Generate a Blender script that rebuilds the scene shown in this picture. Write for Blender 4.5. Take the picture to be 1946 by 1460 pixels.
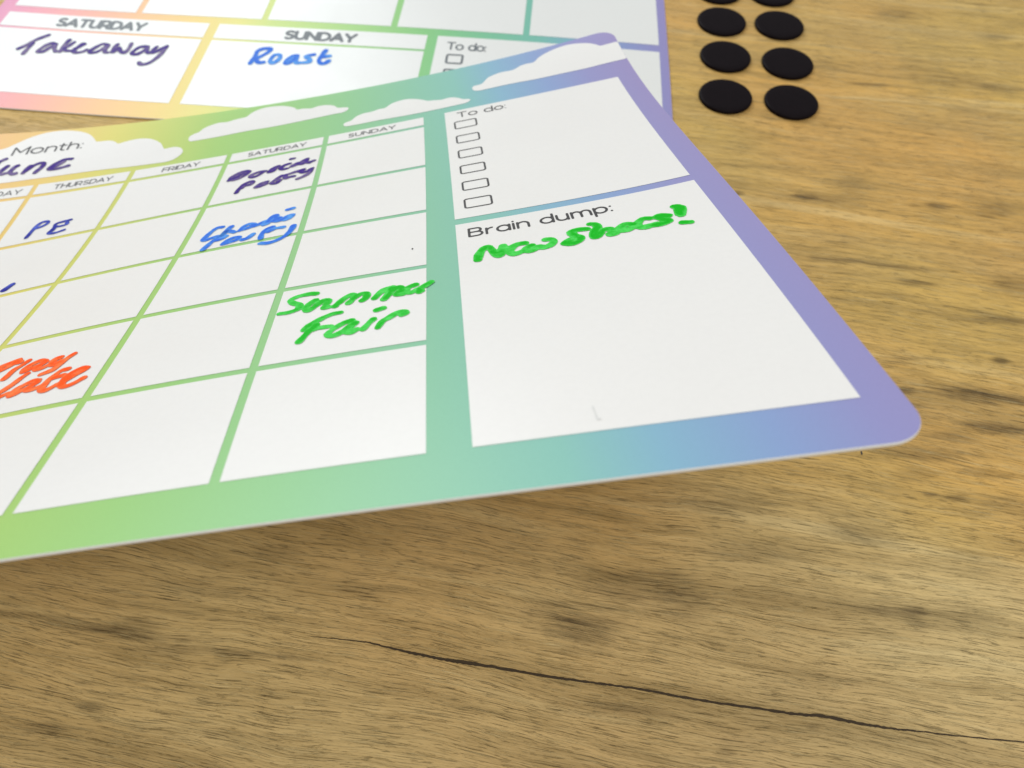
import bpy, math, random
import numpy as np
from math import comb
from mathutils import Matrix, Vector, Euler

scene = bpy.context.scene
for o in list(bpy.data.objects): bpy.data.objects.remove(o)
COL = scene.collection
U = 0.1715            # metres per design unit (camera height above the table)

CAM_F=1399.9476814484774
CAM_R=[0.05117, 0.5807, 0.02979]
FRONT_CP=[-1.59666, 1.10993, 0.06916, -1.53114, 0.79187, 0.04649, -1.48727, 0.50438, 0.07013, -1.39676, 0.15127, 0.10007, -1.38273, -0.07566, 0.32237, -1.1627, 1.20016, -0.06066, -1.10671, 0.91356, 0.07658, -0.99613, 0.51708, -0.14031, -0.96747, 0.28321, 0.22865, -0.94691, 0.01097, 0.40029, -0.70565, 1.27003, 0.04704, -0.65255, 0.92622, -0.04474, -0.63793, 0.74778, 0.47099, -0.58922, 0.40907, 0.27996, -0.50834, 0.13065, 0.43041, -0.27662, 1.36343, 0.03793, -0.22386, 1.08916, 0.23778, -0.13838, 0.71172, 0.07684, -0.11587, 0.48677, 0.4394, -0.07315, 0.17721, 0.4849, 0.14534, 1.47325, 0.16951, 0.21891, 1.15551, 0.16523, 0.25219, 0.88399, 0.36519, 0.32991, 0.5645, 0.41361, 0.3778, 0.26693, 0.52524]
BACK_CP=[-1.45148, 2.03145, 0.0042, -1.44406, 1.46036, 0.00096, -1.46479, 0.8847, 0.00771, -0.98765, 2.02971, 4e-05, -0.9862, 1.44861, -0.00524, -1.00019, 0.87125, 0.00536, -0.53926, 2.01322, 0.0594, -0.55837, 1.43813, -0.00712, -0.518, 0.86937, 0.00457, -0.06776, 2.0241, -0.02615, -0.05004, 1.45504, 0.05747, -0.07364, 0.8759, -0.01425, 0.39493, 2.02166, 0.00948, 0.40062, 1.44275, -0.01154, 0.39376, 0.86927, 0.01007]
HAND={'takeaway': (0.0052, [[(0.0876, 0.1691), (0.0984, 0.1551), (0.1123, 0.1314), (0.1329, 0.1102)], [(0.1113, 0.1451), (0.109, 0.1623), (0.1067, 0.1859)], [(0.1648, 0.1426), (0.1535, 0.1405), (0.1446, 0.1482), (0.1357, 0.1693), (0.1366, 0.1759), (0.1476, 0.173), (0.1555, 0.1588), (0.1642, 0.1461), (0.1686, 0.1607), (0.1755, 0.1693)], [(0.1884, 0.1231), (0.1863, 0.1353), (0.1848, 0.1556), (0.1855, 0.1689)], [(0.2027, 0.1301), (0.1964, 0.1443), (0.19, 0.1557), (0.1977, 0.1642), (0.2085, 0.1631)], [(0.2143, 0.1551), (0.2252, 0.1396), (0.2294, 0.1348), (0.2232, 0.1348), (0.2175, 0.1505), (0.215, 0.1641), (0.2229, 0.1682), (0.2352, 0.1636), (0.2427, 0.1545)], [(0.2838, 0.132), (0.2706, 0.13), (0.2607, 0.141), (0.2515, 0.1586), (0.2563, 0.1654), (0.2684, 0.1602), (0.279, 0.1459), (0.2844, 0.1336), (0.2842, 0.1487), (0.2867, 0.16), (0.2949, 0.1602)], [(0.3049, 0.1283), (0.3026, 0.1435), (0.3043, 0.1583), (0.311, 0.1493), (0.3138, 0.1408), (0.3217, 0.1532), (0.3323, 0.1572), (0.3361, 0.1403), (0.3354, 0.122)], [(0.3751, 0.1299), (0.3599, 0.133), (0.3501, 0.1505), (0.3517, 0.1602), (0.3634, 0.1591), (0.3753, 0.1415), (0.3771, 0.1297), (0.3805, 0.1476), (0.3873, 0.1525)], [(0.3974, 0.1295), (0.3927, 0.1448), (0.3952, 0.1518), (0.4045, 0.1437), (0.42, 0.1241)], [(0.42, 0.1241), (0.4162, 0.1541), (0.4069, 0.1793), (0.3959, 0.1932), (0.3827, 0.1954), (0.3784, 0.19)]]), 'roast': (0.0056, [[(0.6309, 0.1251), (0.6306, 0.1475), (0.6268, 0.1698)], [(0.6299, 0.1262), (0.6407, 0.115), (0.6576, 0.1125), (0.6587, 0.1217), (0.647, 0.139), (0.6344, 0.1522)], [(0.6346, 0.1532), (0.6441, 0.1653), (0.6559, 0.1633)], [(0.6735, 0.1356), (0.6692, 0.1481), (0.6698, 0.1601), (0.6771, 0.1645), (0.6855, 0.1537), (0.6883, 0.1404), (0.6827, 0.1328), (0.6732, 0.1347)], [(0.7249, 0.1332), (0.7155, 0.135), (0.7064, 0.1489), (0.7047, 0.162), (0.7119, 0.1614), (0.7209, 0.1476), (0.7254, 0.1352), (0.7261, 0.1512), (0.7286, 0.1594), (0.7357, 0.1584)], [(0.7616, 0.1259), (0.7468, 0.1317), (0.7457, 0.1374), (0.7557, 0.1436), (0.7565, 0.1529), (0.7441, 0.1576)], [(0.785, 0.1085), (0.7794, 0.1284), (0.7772, 0.1467), (0.7843, 0.1571), (0.7935, 0.1543), (0.7991, 0.1458)], [(0.7793, 0.1335), (0.7977, 0.1278)]]), 'june': (0.005, [[(-0.8341, -0.0917), (-0.8278, -0.1002), (-0.8187, -0.1084)], [(-0.8289, -0.1004), (-0.832, -0.0764), (-0.8339, -0.0582)], [(-0.8066, -0.0807), (-0.811, -0.0711), (-0.8149, -0.0586), (-0.809, -0.0529), (-0.8035, -0.0547), (-0.7966, -0.0581), (-0.7923, -0.0696)], [(-0.7873, -0.0792), (-0.7929, -0.0717), (-0.7948, -0.0587), (-0.7878, -0.0499), (-0.7825, -0.0508)], [(-0.7608, -0.0734), (-0.7656, -0.0627), (-0.7674, -0.0497)], [(-0.7647, -0.0568), (-0.7577, -0.0698), (-0.7492, -0.0789), (-0.7396, -0.0809), (-0.736, -0.0743), (-0.7373, -0.0637), (-0.7413, -0.0539), (-0.7438, -0.0457)], [(-0.6862, -0.0839), (-0.6993, -0.0844), (-0.7114, -0.073), (-0.7194, -0.0589), (-0.7185, -0.0528), (-0.7097, -0.0508), (-0.6981, -0.0531), (-0.6852, -0.0581)], [(-0.7176, -0.0566), (-0.7061, -0.0659), (-0.699, -0.0763)]]), 'pe': (0.0036, [[(-0.6732, 0.1967), (-0.672, 0.1781), (-0.6693, 0.1598), (-0.6627, 0.1488), (-0.6526, 0.1498), (-0.6508, 0.1561), (-0.6569, 0.1642), (-0.6673, 0.1681)], [(-0.6715, 0.1904), (-0.671, 0.1724)], [(-0.6092, 0.1598), (-0.6235, 0.1618), (-0.6328, 0.1657), (-0.6316, 0.1807), (-0.6343, 0.1961), (-0.6224, 0.1997), (-0.6084, 0.1948)], [(-0.6313, 0.1756), (-0.6201, 0.1772), (-0.6113, 0.1748), (-0.6127, 0.168)], [(-0.6313, 0.1901), (-0.63, 0.1793)]]), 'tick': (0.0062, [[(-0.6327, 0.3733), (-0.6299, 0.3669), (-0.6267, 0.361)]]), 'darcie': (0.0045, [[(-0.3417, 0.1217), (-0.3396, 0.108), (-0.3291, 0.0968), (-0.3183, 0.0925), (-0.3101, 0.0978), (-0.3128, 0.1076), (-0.3232, 0.1187), (-0.3338, 0.1229)], [(-0.3348, 0.118), (-0.3271, 0.108), (-0.3186, 0.1015)], [(-0.2798, 0.11), (-0.2897, 0.1077), (-0.3003, 0.1132), (-0.3038, 0.1207), (-0.298, 0.1268), (-0.2902, 0.1224), (-0.2823, 0.1123)], [(-0.2585, 0.0982), (-0.2673, 0.1042), (-0.2723, 0.118), (-0.2654, 0.1166), (-0.2621, 0.1066)], [(-0.2386, 0.0965), (-0.2468, 0.0997), (-0.2522, 0.1088), (-0.2482, 0.1169), (-0.2407, 0.1165)], [(-0.2383, 0.076), (-0.2329, 0.0762)], [(-0.2246, 0.1006), (-0.2297, 0.1053), (-0.2328, 0.1116), (-0.2255, 0.1084)], [(-0.2076, 0.0897), (-0.2147, 0.0946), (-0.2202, 0.105), (-0.2131, 0.1084), (-0.2079, 0.0955), (-0.2078, 0.105), (-0.2015, 0.1103)], [(-0.2004, 0.1066), (-0.195, 0.104)]]), 'party_dark': (0.0045, [[(-0.3172, 0.1821), (-0.3151, 0.1668), (-0.3095, 0.1517), (-0.3005, 0.1447), (-0.2947, 0.1485), (-0.2973, 0.1573), (-0.3064, 0.1587), (-0.3115, 0.1663)], [(-0.2686, 0.1594), (-0.2772, 0.161), (-0.2848, 0.1708), (-0.285, 0.1751), (-0.277, 0.1733), (-0.2696, 0.1678)], [(-0.2456, 0.1452), (-0.2536, 0.1573), (-0.2597, 0.1691), (-0.2511, 0.1742), (-0.2463, 0.163)], [(-0.2423, 0.1456), (-0.2342, 0.1437), (-0.2208, 0.1385), (-0.209, 0.1353)], [(-0.2391, 0.1482), (-0.2361, 0.1598), (-0.2295, 0.1572), (-0.223, 0.1576)], [(-0.2168, 0.1404), (-0.2098, 0.1368), (-0.2116, 0.1451), (-0.2046, 0.1484), (-0.1938, 0.1373)], [(-0.1938, 0.1373), (-0.1965, 0.1545), (-0.2036, 0.1648), (-0.2147, 0.1721)]]), 'shaki': (0.0048, [[(-0.3124, 0.3142), (-0.3205, 0.3136), (-0.3275, 0.3255), (-0.3332, 0.3455), (-0.3299, 0.3518), (-0.3228, 0.3492), (-0.3132, 0.3457)], [(-0.2972, 0.3191), (-0.3021, 0.3329), (-0.306, 0.3469)], [(-0.3019, 0.334), (-0.2942, 0.3374), (-0.2873, 0.3435)], [(-0.2796, 0.341), (-0.276, 0.3286), (-0.2683, 0.3229), (-0.2601, 0.3296), (-0.2651, 0.3355), (-0.2748, 0.3391)], [(-0.2593, 0.334), (-0.252, 0.3312), (-0.2428, 0.3241), (-0.2386, 0.3331), (-0.2441, 0.3368)], [(-0.2388, 0.3269), (-0.2358, 0.3139), (-0.2304, 0.309), (-0.2279, 0.3195), (-0.231, 0.3294), (-0.2224, 0.3209), (-0.2259, 0.3317), (-0.2175, 0.3299)], [(-0.2158, 0.33), (-0.2102, 0.3212), (-0.203, 0.3192), (-0.2071, 0.3298), (-0.2126, 0.3335)], [(-0.2137, 0.2945), (-0.2059, 0.2931)]]), 'party_blue': (0.0048, [[(-0.3021, 0.3329), (-0.306, 0.3469), (-0.3164, 0.3616), (-0.3252, 0.3851)], [(-0.3097, 0.3608), (-0.3026, 0.3581), (-0.2988, 0.3521)], [(-0.2962, 0.3791), (-0.2917, 0.3687), (-0.2834, 0.3637), (-0.2755, 0.3653), (-0.2779, 0.3739), (-0.2873, 0.3774), (-0.2962, 0.3791)], [(-0.2679, 0.3773), (-0.2609, 0.3746), (-0.2554, 0.3639)], [(-0.2286, 0.3516), (-0.2364, 0.3561), (-0.2412, 0.3716), (-0.24, 0.3857)], [(-0.2321, 0.3659), (-0.2215, 0.3587), (-0.2112, 0.3592)], [(-0.1954, 0.3606), (-0.197, 0.3753), (-0.2028, 0.3921), (-0.2134, 0.4028), (-0.225, 0.4068), (-0.2368, 0.4031)]]), 'new': (0.0056, [[(0.0632, 0.5706), (0.066, 0.5552), (0.0719, 0.5422), (0.0784, 0.5392), (0.0822, 0.5505), (0.0865, 0.5653), (0.091, 0.5661), (0.0964, 0.5433)], [(0.1235, 0.5455), (0.1145, 0.5457), (0.1061, 0.5524), (0.1029, 0.5617), (0.1066, 0.5701), (0.1136, 0.5692), (0.1201, 0.5655)], [(0.1313, 0.5548), (0.1251, 0.5586), (0.1223, 0.5663), (0.128, 0.5693), (0.1365, 0.5629), (0.1403, 0.5626), (0.1445, 0.5659), (0.1525, 0.5629), (0.1584, 0.5545), (0.1563, 0.5474), (0.1495, 0.5456)]]), 'shoes': (0.0056, [[(0.2025, 0.5356), (0.1913, 0.5336), (0.1828, 0.5377), (0.186, 0.5486), (0.1916, 0.5551), (0.1882, 0.5642), (0.1789, 0.5688), (0.1707, 0.5646)], [(0.1718, 0.563), (0.18, 0.5568)], [(0.209, 0.5234), (0.2148, 0.527), (0.2162, 0.5363), (0.2106, 0.5458), (0.2069, 0.5602), (0.2123, 0.5603), (0.2209, 0.5469), (0.2292, 0.5467), (0.231, 0.5553), (0.2274, 0.5612), (0.233, 0.5603)], [(0.2586, 0.5458), (0.2494, 0.5418), (0.2403, 0.5518), (0.2407, 0.5562), (0.2494, 0.5577), (0.2576, 0.5517)], [(0.2811, 0.5379), (0.2729, 0.5359), (0.2644, 0.5462), (0.2643, 0.5557), (0.2708, 0.5585), (0.2794, 0.557), (0.287, 0.5555)], [(0.3039, 0.5403), (0.2958, 0.5365), (0.291, 0.5387), (0.2956, 0.5472), (0.302, 0.5534), (0.2943, 0.5583), (0.2836, 0.5582)], [(0.3173, 0.5192), (0.3225, 0.5206), (0.3243, 0.5271)], [(0.3211, 0.5222), (0.3222, 0.5327), (0.319, 0.5452)], [(0.3249, 0.5252), (0.3237, 0.5356), (0.32, 0.5447)], [(0.3203, 0.5251), (0.3174, 0.5413)], [(0.3149, 0.5651), (0.3239, 0.5679)]]), 'mmy': (0.0047, [[(-0.518, 0.6351), (-0.517, 0.6227), (-0.5101, 0.6179), (-0.4971, 0.6127)], [(-0.5162, 0.6316), (-0.5096, 0.6299), (-0.5036, 0.6248), (-0.4979, 0.6162)], [(-0.4809, 0.6207), (-0.4859, 0.6295), (-0.4914, 0.6369), (-0.4932, 0.6457), (-0.4948, 0.6544)], [(-0.4989, 0.618), (-0.4926, 0.6193)], [(-0.455, 0.6318), (-0.4622, 0.6279), (-0.4697, 0.6315), (-0.4752, 0.6379), (-0.4752, 0.6468), (-0.4695, 0.6448), (-0.4649, 0.6418), (-0.4575, 0.6383)], [(-0.4545, 0.6341), (-0.459, 0.644), (-0.4582, 0.6486), (-0.4521, 0.6487), (-0.4473, 0.6448)], [(-0.4367, 0.6307), (-0.442, 0.6325), (-0.4428, 0.6428), (-0.4373, 0.6459), (-0.4316, 0.6396)], [(-0.4206, 0.6287), (-0.4247, 0.6347), (-0.4298, 0.6466), (-0.4339, 0.6576), (-0.4405, 0.6613), (-0.446, 0.6634)]]), 'late': (0.0047, [[(-0.4666, 0.6547), (-0.4705, 0.6615), (-0.4749, 0.6729), (-0.4806, 0.6827), (-0.484, 0.6873), (-0.4867, 0.6921)], [(-0.4816, 0.6987), (-0.4762, 0.6959), (-0.4723, 0.6934)], [(-0.4426, 0.6772), (-0.4493, 0.6753), (-0.4558, 0.6799), (-0.4635, 0.6879), (-0.4654, 0.6992), (-0.4605, 0.6976), (-0.454, 0.6923), (-0.4467, 0.6871), (-0.4423, 0.6803)], [(-0.4429, 0.6816), (-0.4485, 0.6894), (-0.4489, 0.6946), (-0.4423, 0.6964), (-0.433, 0.6919)], [(-0.4135, 0.664), (-0.4203, 0.6646), (-0.4246, 0.6722), (-0.4286, 0.6828), (-0.4299, 0.695), (-0.4279, 0.7019), (-0.4223, 0.7043), (-0.4175, 0.7012), (-0.413, 0.696)], [(-0.4243, 0.6793), (-0.4138, 0.6771)], [(-0.3873, 0.6714), (-0.3941, 0.669), (-0.4023, 0.6742), (-0.4074, 0.6853), (-0.4069, 0.6972), (-0.4022, 0.7041), (-0.3966, 0.7041), (-0.3899, 0.7002), (-0.3831, 0.6933)], [(-0.4056, 0.6909), (-0.3993, 0.6842), (-0.389, 0.6744)]]), 'summer': (0.0045, [[(-0.1336, 0.5906), (-0.141, 0.5886), (-0.1552, 0.5899), (-0.1639, 0.5968), (-0.159, 0.6058), (-0.1509, 0.6128), (-0.1514, 0.6227), (-0.1617, 0.6272), (-0.1722, 0.6266)], [(-0.1324, 0.6079), (-0.1385, 0.615), (-0.142, 0.626), (-0.1373, 0.6311), (-0.1288, 0.6204), (-0.1218, 0.6121), (-0.116, 0.6146), (-0.1175, 0.6232), (-0.1197, 0.6306), (-0.1138, 0.6306)], [(-0.1063, 0.6311), (-0.1019, 0.6214), (-0.0965, 0.6151)], [(-0.1017, 0.6236), (-0.0965, 0.6151), (-0.0891, 0.6082), (-0.0848, 0.6129), (-0.087, 0.6214), (-0.0904, 0.6284)], [(-0.0861, 0.6207), (-0.0779, 0.611), (-0.0708, 0.6124), (-0.0707, 0.6218), (-0.0747, 0.6276)], [(-0.0605, 0.6273), (-0.0556, 0.6176), (-0.0491, 0.6094), (-0.0402, 0.6067)], [(-0.0411, 0.6089), (-0.0446, 0.6203), (-0.0489, 0.6331)], [(-0.047, 0.6317), (-0.0399, 0.6156), (-0.0321, 0.6094), (-0.0284, 0.6174), (-0.0336, 0.624), (-0.0345, 0.6278), (-0.0271, 0.6282)], [(-0.0132, 0.6099), (-0.0216, 0.6145), (-0.0233, 0.6243), (-0.0179, 0.6282), (-0.0101, 0.6215)], [(-0.0081, 0.6294), (-0.0077, 0.6213), (-0.0023, 0.6168), (0.0056, 0.6089)], [(-0.0086, 0.6272), (-0.0052, 0.6273)]]), 'fair': (0.0045, [[(-0.0982, 0.6485), (-0.1078, 0.6492), (-0.1204, 0.6566), (-0.1324, 0.6677), (-0.137, 0.6754)], [(-0.1237, 0.6687), (-0.1299, 0.6795), (-0.1349, 0.6905), (-0.1387, 0.6998)], [(-0.1309, 0.6792), (-0.1199, 0.6763), (-0.1067, 0.6769)], [(-0.0837, 0.6718), (-0.0919, 0.6742), (-0.1022, 0.6837), (-0.1081, 0.6935), (-0.1025, 0.6988), (-0.092, 0.6932), (-0.0854, 0.6845), (-0.08, 0.6761)], [(-0.0789, 0.6783), (-0.085, 0.6882), (-0.0867, 0.6957), (-0.0814, 0.6982), (-0.0763, 0.6927)], [(-0.0589, 0.6763), (-0.064, 0.6848), (-0.0688, 0.695)], [(-0.0559, 0.6565), (-0.0493, 0.6544)], [(-0.0527, 0.6964), (-0.0483, 0.6842), (-0.042, 0.6788), (-0.0321, 0.6702), (-0.0241, 0.6704), (-0.0226, 0.6746), (-0.0272, 0.6769)]])}
CLOUDS={'a': [(-0.8426, -0.1454), (-0.8327, -0.1494), (-0.8226, -0.1588), (-0.8069, -0.1748), (-0.7918, -0.1874), (-0.7685, -0.1989), (-0.7425, -0.2025), (-0.7225, -0.1999), (-0.6989, -0.192), (-0.6776, -0.1776), (-0.6625, -0.1574), (-0.6552, -0.1444), (-0.6414, -0.1433), (-0.6256, -0.1417), (-0.6138, -0.1331), (-0.6069, -0.1249), (-0.5938, -0.1302), (-0.5738, -0.1349), (-0.5539, -0.1324), (-0.5362, -0.1228), (-0.5184, -0.1036), (-0.5093, -0.0848), (-0.5043, -0.0751), (-0.4933, -0.0769), (-0.4817, -0.076), (-0.4705, -0.0682), (-0.4631, -0.0514), (-0.4653, -0.0359), (-0.4749, -0.0211), (-0.4885, -0.0159), (-0.4998, -0.0166), (-0.5447, -0.0191), (-0.62, -0.025), (-0.6934, -0.0246), (-0.7477, -0.0235), (-0.8012, -0.0214)], 'b': [(-0.4638, -0.1067), (-0.4621, -0.1156), (-0.4547, -0.1227), (-0.4468, -0.1278), (-0.4404, -0.141), (-0.4278, -0.1505), (-0.4108, -0.1566), (-0.3959, -0.1536), (-0.3823, -0.1588), (-0.3683, -0.162), (-0.3577, -0.1643), (-0.349, -0.1792), (-0.334, -0.1901), (-0.316, -0.1939), (-0.2916, -0.1899), (-0.2721, -0.1796), (-0.2599, -0.1686), (-0.2542, -0.158), (-0.2424, -0.1582), (-0.2237, -0.1517), (-0.2114, -0.1571), (-0.193, -0.1543), (-0.1778, -0.1446), (-0.1697, -0.131), (-0.1587, -0.1272), (-0.1486, -0.1225), (-0.1472, -0.1132), (-0.1573, -0.1027), (-0.1803, -0.1027), (-0.2418, -0.0984), (-0.2944, -0.0958), (-0.3474, -0.0966), (-0.3995, -0.0923), (-0.4343, -0.0911), (-0.4552, -0.0906), (-0.4617, -0.0965)], 'c': [(-0.153, -0.0422), (-0.1488, -0.0499), (-0.1381, -0.0544), (-0.1294, -0.0697), (-0.1139, -0.0779), (-0.0981, -0.078), (-0.0855, -0.0836), (-0.0727, -0.0832), (-0.0633, -0.0965), (-0.0473, -0.1045), (-0.0312, -0.1051), (-0.0152, -0.098), (0.0005, -0.0857), (0.0098, -0.0755), (0.0224, -0.0721), (0.0363, -0.0667), (0.0475, -0.0688), (0.0599, -0.0662), (0.0704, -0.0565), (0.0776, -0.0474), (0.0897, -0.0421), (0.09, -0.0359), (0.0825, -0.0279), (0.067, -0.0263), (0.0207, -0.025), (-0.0255, -0.0254), (-0.0872, -0.0294), (-0.1258, -0.0291), (-0.1476, -0.0312)], 'd': [(0.0979, -0.0925), (0.1027, -0.1005), (0.1178, -0.1028), (0.1316, -0.1252), (0.1442, -0.1332), (0.1617, -0.1383), (0.1835, -0.1365), (0.2003, -0.1484), (0.2142, -0.1509), (0.2278, -0.1506), (0.2406, -0.1674), (0.2563, -0.1792), (0.2786, -0.1886), (0.3034, -0.1918), (0.3231, -0.1865), (0.3417, -0.1765), (0.3531, -0.1657), (0.3609, -0.1545), (0.367, -0.1517), (0.3809, -0.1533), (0.3906, -0.1516), (0.3898, -0.119), (0.389, -0.0732), (0.3855, -0.0723), (0.3659, -0.0718), (0.3165, -0.0687), (0.2678, -0.0691), (0.2191, -0.0693), (0.1707, -0.0732), (0.1299, -0.0727), (0.1087, -0.073), (0.0995, -0.081)]}
CRACK=[(-0.2683, 0.2348, 0.00058), (-0.2333, 0.2349, 0.00116), (-0.191, 0.2335, 0.00174), (-0.1481, 0.2269, 0.00271), (-0.1058, 0.2216, 0.00349), (-0.0709, 0.2185, 0.00426), (-0.0157, 0.215, 0.00349), (0.0528, 0.2094, 0.0031), (0.1206, 0.2058, 0.00271), (0.161, 0.2039, 0.00271), (0.2211, 0.198, 0.00291), (0.2874, 0.1938, 0.00271), (0.3531, 0.1897, 0.0031), (0.3926, 0.1898, 0.00349), (0.4443, 0.1847, 0.00387), (0.4829, 0.1822, 0.00213), (0.5218, 0.1817, 0.00174), (0.5603, 0.1799, 0.00155), (0.6414, 0.1791, 0.00155), (0.708, 0.1784, 0.00116)]
BLOBS=[(0.092, 0.274, 0.0562, 0.0272, 0.7), (0.163, 0.333, 0.0792, 0.0325, 0.5), (0.049, 0.295, 0.0499, 0.0175, 0.35), (0.228, 0.324, 0.0429, 0.0426, 0.3), (0.492, 0.445, 0.0597, 0.0259, 0.5), (0.541, 0.326, 0.021, 0.0186, 0.5), (0.499, 0.33, 0.0561, 0.0065, 0.45), (0.606, 0.333, 0.0557, 0.0215, 0.3), (0.141, 0.177, 0.0858, 0.0098, 0.35), (0.358, 0.225, 0.0668, 0.0192, 0.2), (-0.338, 0.345, 0.0528, 0.012, 0.3), (-0.511, 0.222, 0.0571, 0.0171, 0.5), (-0.462, 0.202, 0.0423, 0.0077, 0.35), (-0.523, 0.129, 0.0217, 0.0071, 0.6), (-0.565, 0.1, 0.0368, 0.008, 0.45), (-0.665, 0.232, 0.0871, 0.006, 0.55), (-0.561, 0.223, 0.0788, 0.006, 0.5), (-0.453, 0.217, 0.0708, 0.0052, 0.4), (-0.359, 0.207, 0.0769, 0.0052, 0.5), (-0.282, 0.206, 0.0417, 0.0045, 0.3), (0.741, 0.697, 0.0909, 0.0155, 0.8), (0.702, 0.707, 0.0584, 0.0104, 0.6), (0.741, 0.638, 0.0724, 0.0137, 0.8), (0.662, 0.617, 0.0481, 0.0096, 0.6), (0.606, 0.699, 0.0184, 0.0083, 0.8), (0.613, 0.669, 0.0207, 0.0051, 0.6), (0.856, 0.944, 0.064, 0.0279, 0.55), (0.78, 0.774, 0.0171, 0.0089, 0.8), (0.638, 0.765, 0.0516, 0.0055, 0.6), (0.601, 0.753, 0.0344, 0.0044, 0.5), (0.614, 0.583, 0.087, 0.0167, 0.55), (0.702, 0.556, 0.0698, 0.0109, 0.5), (0.605, 0.513, 0.0153, 0.0044, 0.7), (0.644, 0.51, 0.0229, 0.007, 0.6), (0.589, 0.542, 0.0467, 0.0125, 0.4), (0.704, 0.504, 0.0454, 0.012, 0.3), (0.538, 1.142, 0.0607, 0.012, 0.6), (0.508, 1.148, 0.0285, 0.0091, 0.7), (0.374, 1.144, 0.0164, 0.0076, 0.7), (0.605, 1.175, 0.0408, 0.0455, 0.35), (0.762, 1.142, 0.0299, 0.012, 0.6), (0.873, 1.141, 0.0494, 0.0267, 0.5), (0.676, 0.937, 0.0462, 0.0077, 0.7), (0.551, 0.98, 0.0852, 0.0066, 0.6), (0.684, 0.972, 0.0935, 0.0079, 0.5), (0.622, 0.904, 0.0549, 0.0062, 0.5), (0.804, 0.86, 0.062, 0.0095, 0.5), (0.886, 1.565, 0.1032, 0.028, 0.4), (0.998, 1.547, 0.068, 0.0237, 0.4), (0.702, 1.527, 0.0575, 0.0059, 0.5), (0.82, 1.819, 0.0751, 0.0328, 0.4), (1.042, 1.747, 0.0483, 0.018, 0.5), (0.402, 1.226, 0.1157, 0.008, 0.35), (-0.204, 0.303, 0.0657, 0.0086, 0.3), (-0.078, 0.343, 0.0665, 0.0089, 0.25), (0.328, 0.4, 0.0884, 0.0156, 0.35), (0.274, 0.468, 0.0919, 0.0134, 0.35), (-0.108, 0.403, 0.0915, 0.0111, 0.25), (-0.432, 0.285, 0.0881, 0.0099, 0.3), (0.648, 0.411, 0.0651, 0.0172, 0.35), (0.303, 0.153, 0.0579, 0.0071, 0.3), (0.381, 0.176, 0.0091, 0.0055, 0.35), (0.27, 0.139, 0.0128, 0.014, 0.3), (-0.237, 0.251, 0.1416, 0.0202, -0.25), (-0.441, 0.143, 0.1688, 0.012, -0.2)]
SPECK=[0.5134, 0.5752]


# ---------------------------------------------------------------- camera
cam_d = bpy.data.cameras.new('camera'); cam = bpy.data.objects.new('camera', cam_d); COL.objects.link(cam)
Rm = Matrix.Rotation(CAM_R[0],3,'Z') @ Matrix.Rotation(CAM_R[1],3,'X') @ Matrix.Rotation(CAM_R[2],3,'Z')
cam.matrix_world = Matrix.Translation((0,0,U)) @ Rm.to_4x4()
cam_d.sensor_fit = 'HORIZONTAL'; cam_d.sensor_width = 36.0; cam_d.lens = CAM_F/1946*36.0
cam_d.clip_start = 0.005; cam_d.clip_end = 50
cam_d.dof.use_dof = True
fp = Vector((0.0,0.40,0.13))*U
cam_d.dof.focus_distance = -((Rm.transposed() @ (fp-Vector((0,0,U)))).z)
cam_d.dof.aperture_fstop = 20.0
scene.camera = cam
scene.render.resolution_x = 1024; scene.render.resolution_y = 768

# ---------------------------------------------------------------- light
w = bpy.data.worlds.new('World'); scene.world = w; w.use_nodes = True
bg = w.node_tree.nodes['Background']; bg.inputs[0].default_value = (0.97,0.98,1.0,1); bg.inputs[1].default_value = 0.37
def area(name, loc, target, sx, sy, power, color):
    d = bpy.data.lights.new(name,'AREA'); d.shape='RECTANGLE'; d.size=sx; d.size_y=sy; d.energy=power; d.color=color
    o = bpy.data.objects.new(name,d); COL.objects.link(o); o.location = loc
    o.rotation_euler = (Vector(target)-Vector(loc)).to_track_quat('-Z','Y').to_euler(); return o
area('window_light', (-1.1,1.6,1.35), (0,0.15,0), 1.5, 1.2, 31.0, (0.92,0.985,1.0))
area('ceiling_light', (0.45,-0.45,1.6), (0.05,0.12,0), 0.9, 0.9, 13.0, (1.0,0.935,0.82))
vs = scene.view_settings; vs.view_transform='Standard'; vs.look='None'; vs.exposure=0.0; vs.gamma=1.0
scene.render.engine='CYCLES'

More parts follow.
